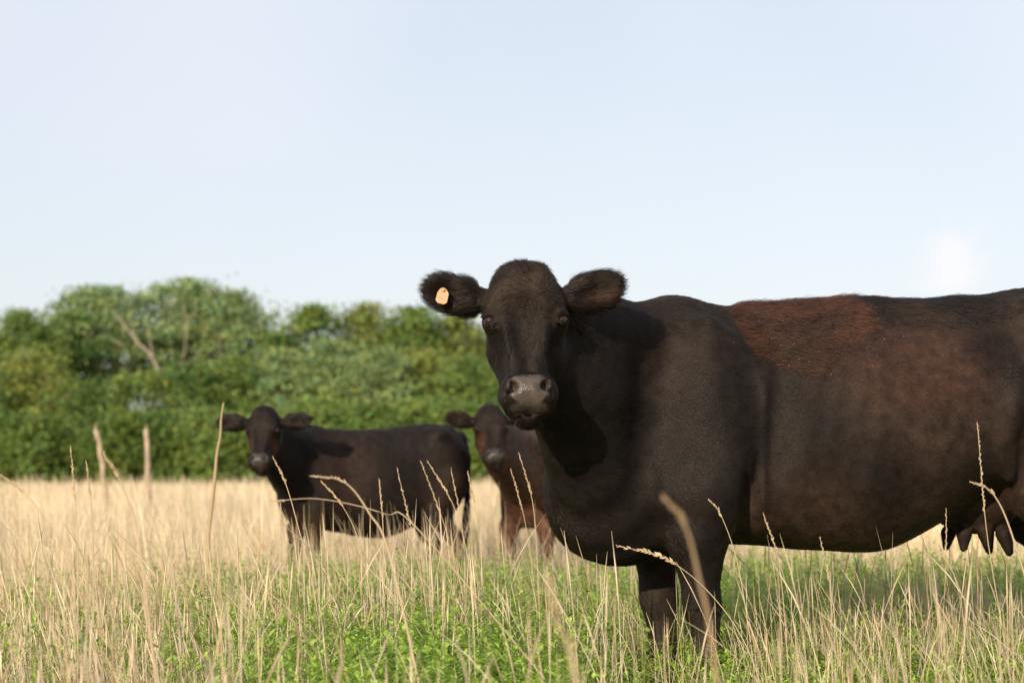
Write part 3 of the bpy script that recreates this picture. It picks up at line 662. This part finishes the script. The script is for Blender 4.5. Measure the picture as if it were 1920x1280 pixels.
# ------------------------------------------------------------------ wooden posts and tall dead weed
def post(label, bx, tx, topy, Y, r, sd):
    b = P(bx, HY, Y); b[2] = 0; tp = P(tx, topy, Y); t = thing('wooden_post', b, label, 'post', 'old posts at the field edge')
    ts = np.linspace(0, 1, 10); rr = np.random.default_rng(sd)
    path = np.array([[0, 0, -.2]] + [list((tp - b) * s + rr.normal(size=3) * [.012, .012, 0]) for s in ts[1:]])
    V, Fc = tube(path, r * (1.15 - .35 * ts) * (1 + rr.normal(size=10) * .06), 9); V += rr.normal(size=V.shape) * r * .06
    link('shaft', mesh_np('shaft', V, Fc), M_POST, t)
    V, Fc = tube(spline([path[-1] - [0, 0, .02], path[-1] + [r * .3, 0, .07]], 4), [r * .6, r * .5, r * .3, r * .1], 6); link('splintered_tip', mesh_np('splintered_tip', V, Fc), M_POST, t)
post('pale leaning wooden post at the left in front of the shrubs', 207, 184, 806, 25, .034, 1)
post('pale upright wooden post between leaning post and left calf', 281, 275, 806, 25, .036, 2)

def stalk(label, pts, Y, r=.0016, head=.3, name='grass_stalk', col=(.58, .46, .31), droop=None, spk=.011, cat='grass stalk'):
    W3 = [P(x, y, Y) for x, y in pts]
    base = W3[0].copy(); d = W3[0] - W3[1]; d = d / max(abs(d[2]), 1e-3)
    if base[2] > 0: base = base + d * base[2] * np.array([.5, .5, 1.0]); base[2] = -.01
    path = spline([base] + W3 if W3[0][2] > .02 else W3, 26) ; path[:, 1] += .02 * np.sin(np.linspace(0, 4, 26))
    t = thing(name, (path[0, 0], path[0, 1], 0), label, cat, 'single tall stalks standing above the grass'); o = np.array([path[0, 0], path[0, 1], 0]); path = path - o
    tt = np.linspace(0, 1, 26); g = Geo()
    V, Fc = tube(path, r * (1.25 - .75 * tt), 5); g.add(V, Fc, np.array(col)); link('stem', g.mesh('stem'), M_STRAW, t)
    if head:
        g = Geo(); T = nz(np.gradient(path, axis=0)); i0 = 26 * (1 - head)
        for s in np.linspace(i0, 25, int(14 + 90 * head)):
            i = min(int(s), 24); p = path[i] + (path[i + 1] - path[i]) * (s - i); f = (s - i0) / (25 - i0)
            sd = nz(np.cross(T[i], rng.normal(size=3))); ln2 = spk * (1.1 - .5 * f) * rng.uniform(.7, 1.3)
            dv = nz(T[i] + sd * .45); e = p + dv * ln2; w = nz(np.cross(dv, rng.normal(size=3))) * ln2 * .16; w2 = np.cross(dv, w)
            m = p + dv * ln2 * .5
            Vq = np.array([p, m + w, e, m - w, p, m + w2, e, m - w2]); g.add(Vq, np.array([[0, 1, 2, 3], [4, 5, 6, 7]]), np.array(col) * rng.uniform(.85, 1.35))
        link('seed_head', g.mesh('seed_head', False), M_STRAW, t)
    return t
stalk('tall bent dead weed stem in front of the left calf ear', [(383, 1180), (390, 1010), (401, 905), (406, 850), (413, 815), (415, 785), (420, 755)], 9.0, .0085, 0, 'weed_stem', (.46, .35, .21), cat='weed stem')
ST_ = [
 ('tall straight stalk rising in front of the udder', [(1893, 1240), (1852, 1000), (1830, 793)], 5.6, {}),
 ('stalk arching left over the udder at the right edge', [(1950, 1180), (1900, 1000), (1862, 925), (1818, 903)], 5.2, dict(r=.0026)),
 ('thick blurred stalk curving across the near foreleg', [(1345, 1270), (1312, 1080), (1285, 985), (1243, 932)], 2.5, dict(r=.0026, spk=.010, col=(.40, .30, .18))),
 ('blurred pale stalk at bottom centre under the brisket', [(1085, 1300), (1050, 1180), (1030, 1080)], 2.2, dict(r=.003, spk=.010)),
 ('stalk with drooping seed head across the left calf shoulder', [(735, 1060), (690, 960), (645, 903), (585, 892)], 4.6, dict(r=.0026, spk=.009)),
 ('long thin stalk bowed low across the left calf chest', [(800, 1010), (720, 963), (600, 935), (505, 940)], 4.8, dict(r=.0015, head=.12)),
 ('branching stalk reaching left below the brisket', [(1400, 1210), (1330, 1110), (1245, 1045), (1158, 1023)], 5.9, dict(spk=.018, head=.35)),
 ('fine stalk just right of the near foreleg top', [(1412, 1230), (1385, 1060), (1352, 965), (1329, 937)], 6.0, {}),
 ('stalk in front of the chest floor behind the elbow', [(1478, 1230), (1462, 1060), (1430, 962)], 6.0, {}),
 ('short stalk before the udder front', [(1768, 1220), (1774, 1080), (1772, 955)], 6.1, dict(r=.0012)),
 ('thin stalk standing in front of the belly middle', [(1575, 1240), (1560, 1110), (1536, 1008)], 6.0, {}),
 ('leaning stalk at far left edge of the grass', [(130, 1060), (75, 965), (40, 920), (-5, 885)], 4.6, {}),
 ('thin upright stalk left of the leaning post', [(143, 1080), (141, 960), (135, 838)], 5.2, {}),
 ('stalk leaning left between the two posts', [(262, 1050), (228, 912), (197, 850)], 4.2, dict(r=.0024)),
 ('fine stalk just right of the leaning post', [(172, 1060), (170, 950), (164, 865)], 5.4, {}),
 ('stalk curving left in front of left calf chest', [(590, 1120), (556, 980), (535, 905), (513, 857)], 6.2, dict(r=.002)),
 ('upright stalk before left calf knee', [(540, 1090), (532, 1000), (527, 945)], 6.4, dict(r=.002)),
 ('stalk before left calf belly leaning left', [(695, 1130), (670, 1010), (640, 945), (604, 903)], 6.0, {}),
 ('stalk before left calf flank', [(800, 1150), (775, 1010), (745, 878)], 6.2, {}),
 ('stalk before left calf thigh leaning left', [(868, 1120), (835, 990), (790, 866)], 6.3, {}),
 ('stalk crossing left calf thigh and rump', [(888, 1110), (855, 960), (802, 864)], 6.1, {}),
 ('thin stalk at left calf tail', [(872, 1140), (868, 1000), (846, 880)], 6.3, {}),
 ('stalk before half hidden calf chest', [(1010, 1110), (1000, 950), (973, 850)], 6.4, {}),
 ('short stalk before half hidden calf shoulder', [(1005, 1130), (985, 980), (958, 880)], 6.6, {}),
 ('stalk between the two calves', [(905, 1080), (892, 960), (877, 885)], 6.2, dict(r=.0012)),
 ('stalk before the left calf ribs', [(720, 1120), (718, 990), (712, 900)], 6.1, dict(r=.002)),
]
for lab, pts, Y, kw in ST_: stalk(lab, pts, Y, **kw)

# ------------------------------------------------------------------ grass and herbs
STRAW = np.array([[.66, .53, .36], [.72, .61, .43], [.55, .42, .26], [.62, .53, .39], [.76, .66, .48]])
def scatter(y0, y1, dens, margin=.9):
    n_ = int(dens * (.2572 * (y1 ** 2 - y0 ** 2) + 2 * margin * (y1 - y0)))
    Y = np.sqrt(rng.uniform(y0 ** 2, y1 ** 2, n_)); hw_ = Y * .2572 + margin
    return np.stack([rng.uniform(-1, 1, n_) * hw_, Y, np.zeros(n_)], 1)
def blades(g, base, hgt, lean, wid, nseg, col, tip=.15, droop=.12, tri=False, headw=None):
    k = len(base); t = np.linspace(0, 1, nseg + 1); an = rng.uniform(0, 6.28, k); ln2 = np.abs(rng.normal(size=k)) * lean
    an = an * .75 + .6                                                           # mild wind towards one side
    d = np.stack([np.cos(an), np.sin(an), 0 * an], 1)
    ex = rng.uniform(1.2, 2.6, (k, 1))
    c = base[:, None] + d[:, None] * (ln2 * hgt)[:, None, None] * (t[None] ** ex)[..., None]
    c[..., 2] += hgt[:, None] * (t - droop * np.minimum(ln2, 1.2)[:, None] * t ** 3)
    w = wid[:, None] * (1 - (1 - tip) * t[None] ** 1.4)
    if headw is not None: w = w + wid[:, None] * headw * np.exp(-((t[None] - .88) / .07) ** 2)
    if tri:
        b = rng.uniform(0, 6.28, k); V = np.stack([c + w[..., None] * .58 * np.stack([np.cos(b + o), np.sin(b + o), 0 * b], 1)[:, None] for o in (0, 2.094, 4.189)], 2); m = 3
    else:
        b = rng.uniform(0, 6.28, k); sd = np.stack([np.cos(b), np.sin(b), 0 * b], 1)[:, None]
        V = np.stack([c - sd * w[..., None] * .5, c + sd * w[..., None] * .5], 2); m = 2
    row = (nseg + 1) * m; i0 = np.arange(k)[:, None, None] * row + np.arange(nseg)[None, :, None] * m; j = np.arange(m if m == 3 else 1)[None, None]; j2 = (j + 1) % m if m == 3 else j + 1
    Fc = np.stack([i0 + j, i0 + j2, i0 + m + j2, i0 + m + j], -1).reshape(-1, 4)
    g.add(V.reshape(-1, 3), Fc, np.repeat(col, row, 0))
    return c
def straw_col(k, green=.0): 
    c = STRAW[rng.integers(0, len(STRAW), k)] * rng.uniform(.75, 1.2, (k, 1))
    gm = rng.random(k) < green; c[gm] = np.array([.22, .27, .08]) * rng.uniform(.7, 1.2, (gm.sum(), 1)); return c
def gmask(p):            # where the green herbs are thick (0..1)
    x, y = p[:, 0], p[:, 1]
    k = 1.25 * np.exp(-((x / y + .045) / .095) ** 2) * sstep(4.0, 4.8, y) * sstep(11.0, 9.0, y)
    k = np.maximum(k, .60 * sstep(.02, .10, x / y) * sstep(4.0, 5.0, y) * sstep(13, 9, y))
    k = np.maximum(k, .16 * sstep(-.1, -.16, x / y) * sstep(11.5, 8, y))
    return np.clip(k * (.75 + .5 * wob(p, 2.2, 1)) + .12 * wob(p, 3.1, 2), 0, 1)
g = Geo()
def strat(y0, y1, dens, hm, hs, lean, wid, nseg, tri, headw, green=.03, thin=0.0, tall=(.05, .55, .8), clump=None):
    b = scatter(y0, y1, dens); k = len(b)
    if clump: b = b[rng.random(k) < np.exp(-((b[:, 0] - clump[0]) / clump[2]) ** 2 - ((b[:, 1] - clump[1]) / clump[3]) ** 2)]; k = len(b)
    if thin: b = b[rng.random(k) > thin * gmask(b)]
    b = b[rng.random(len(b)) < np.clip(.75 + .5 * wob(b, 1.7, 3), .15, 1)]
    r_ = b[:, 0] / b[:, 1]; b = b[~((r_ > .052) & (r_ < .118) & (b[:, 1] < 7.0) & (rng.random(len(b)) < .62))]   # trodden by the cow
    k = len(b); hg = np.clip(rng.normal(hm, hs, k), .12, .95); tl = rng.random(k) < tall[0]; hg[tl] = rng.uniform(tall[1], tall[2], tl.sum())
    blades(g, b, hg, lean, wid * rng.uniform(.6, 1.4, k), nseg, straw_col(k, green) * (1 + .16 * wob(b * [1, .4, 1], 1.3, 2))[:, None] * np.array([1, 1, 1 - .1]) ** np.clip(wob(b * [1, .4, 1], 1.0, 4), 0, 1)[:, None], tri=tri, headw=headw)
strat(1.9, 3.4, 60, .30, .08, .35, .0030, 7, True, 1.2, tall=(.06, .40, .50))
strat(3.4, 7.6, 330, .28, .09, .30, .0026, 6, True, 1.4, thin=.68, tall=(.14, .38, .62))
strat(3.0, 7.6, 480, .20, .07, .75, .0038, 5, False, None, thin=.85, tall=(0, .4, .5))
strat(7.6, 12, 250, .30, .09, .30, .0036, 5, True, 1.3, thin=.5, tall=(.08, .42, .62))
strat(7.6, 12, 300, .20, .08, .75, .0050, 4, False, None, thin=.3, tall=(0, .4, .5))
strat(5.6, 7.4, 320, .42, .11, .28, .0026, 7, True, 1.6, clump=(-.30, 6.5, .22, .8), tall=(.25, .5, .72))
strat(3.2, 8.0, 150, .36, .10, .30, .0028, 7, True, 1.6, clump=(-1.35, 5.6, .75, 1.8), tall=(.10, .5, .66))
strat(12, 24, 170, .38, .09, .30, .0075, 4, False, .8)
strat(12, 24, 130, .30, .10, .7, .0095, 3, False, None)
strat(24, 44, 60, .42, .10, .30, .016, 3, False, .6)
strat(24, 44, 40, .32, .10, .6, .02, 3, False, None)
strat(44, 82, 20, .46, .09, .30, .038, 2, False, None)
tag(link('dry_grass', g.mesh('dry_grass'), M_STRAW), 'pale straw coloured dry grass covering the whole pasture', 'grass', kind='stuff')

g = Geo()                # fine green grass blades
for y0, y1, de, hm, w in ((2.4, 7.6, 420, .22, .0042), (7.6, 13, 260, .24, .006), (13, 30, 30, .26, .012)):
    b = scatter(y0, y1, de); m = np.clip(.06 + .8 * gmask(b), 0, 1) if y0 < 13 else np.full(len(b), .5) ; b = b[rng.random(len(b)) < m]; k = len(b)
    blades(g, b, np.clip(rng.normal(hm, .06, k), .08, .42), .6, w * rng.uniform(.6, 1.4, k), 5, np.array([.24, .34, .06]) * rng.uniform(.6, 1.35, (k, 1)) * np.array([1, 1, 1]) + rng.uniform(0, .05, (k, 1)) * [1, .3, 0])
tag(link('green_grass', g.mesh('green_grass'), M_GREEN), 'fine green grass blades growing between the dry stalks', 'grass', kind='stuff')

g = Geo()                # leafy herbs: upright stems set with narrow leaves
b = scatter(3.8, 13, 640); b = b[rng.random(len(b)) < gmask(b) ** 1.2]
k = len(b); hg = np.clip(rng.normal(.255, .06, k), .10, .42) * (1 - .42 * sstep(.03, .07, b[:, 0] / b[:, 1]) * sstep(7.6, 6.6, b[:, 1]))
c = blades(g, b, hg, .28, np.full(k, .003), 5, np.array([.14, .19, .05]) * rng.uniform(.7, 1.2, (k, 1)), tri=True)
m = 30; tt = rng.uniform(.25, 1.0, (k, m)); i = np.minimum((tt * 5).astype(int), 4); f = tt * 5 - i
ii = np.arange(k)[:, None]; pos = c[ii, i] + (c[ii, i + 1] - c[ii, i]) * f[..., None]
an = rng.uniform(0, 6.28, (k, m)); up = rng.uniform(.15, 1.0, (k, m)); d = nz(np.stack([np.cos(an), np.sin(an), up], -1)); ll = rng.uniform(.028, .062, (k, m, 1)) * (1.15 - .5 * tt[..., None])
sd = nz(np.cross(d, np.array([0, 0, 1.]))); dn = np.array([0, 0, -1.])
e = pos + d * ll + dn * ll * .15; md = pos + d * ll * .5
Vl = np.stack([pos, md + sd * ll * .16 , e, md - sd * ll * .16], 2).reshape(-1, 3)
lc = np.array([.32, .47, .070]) * rng.uniform(.6, 1.3, (k, m, 1)) * (.85 + .3 * tt[..., None]); lc = np.repeat(lc.reshape(-1, 3), 4, 0)
g.add(Vl, np.arange(len(Vl)).reshape(-1, 4), lc)
tag(link('green_herbs', g.mesh('green_herbs', False), M_GREEN), 'bright green leafy herbs growing low among the dry stalks', 'herbs', kind='stuff')
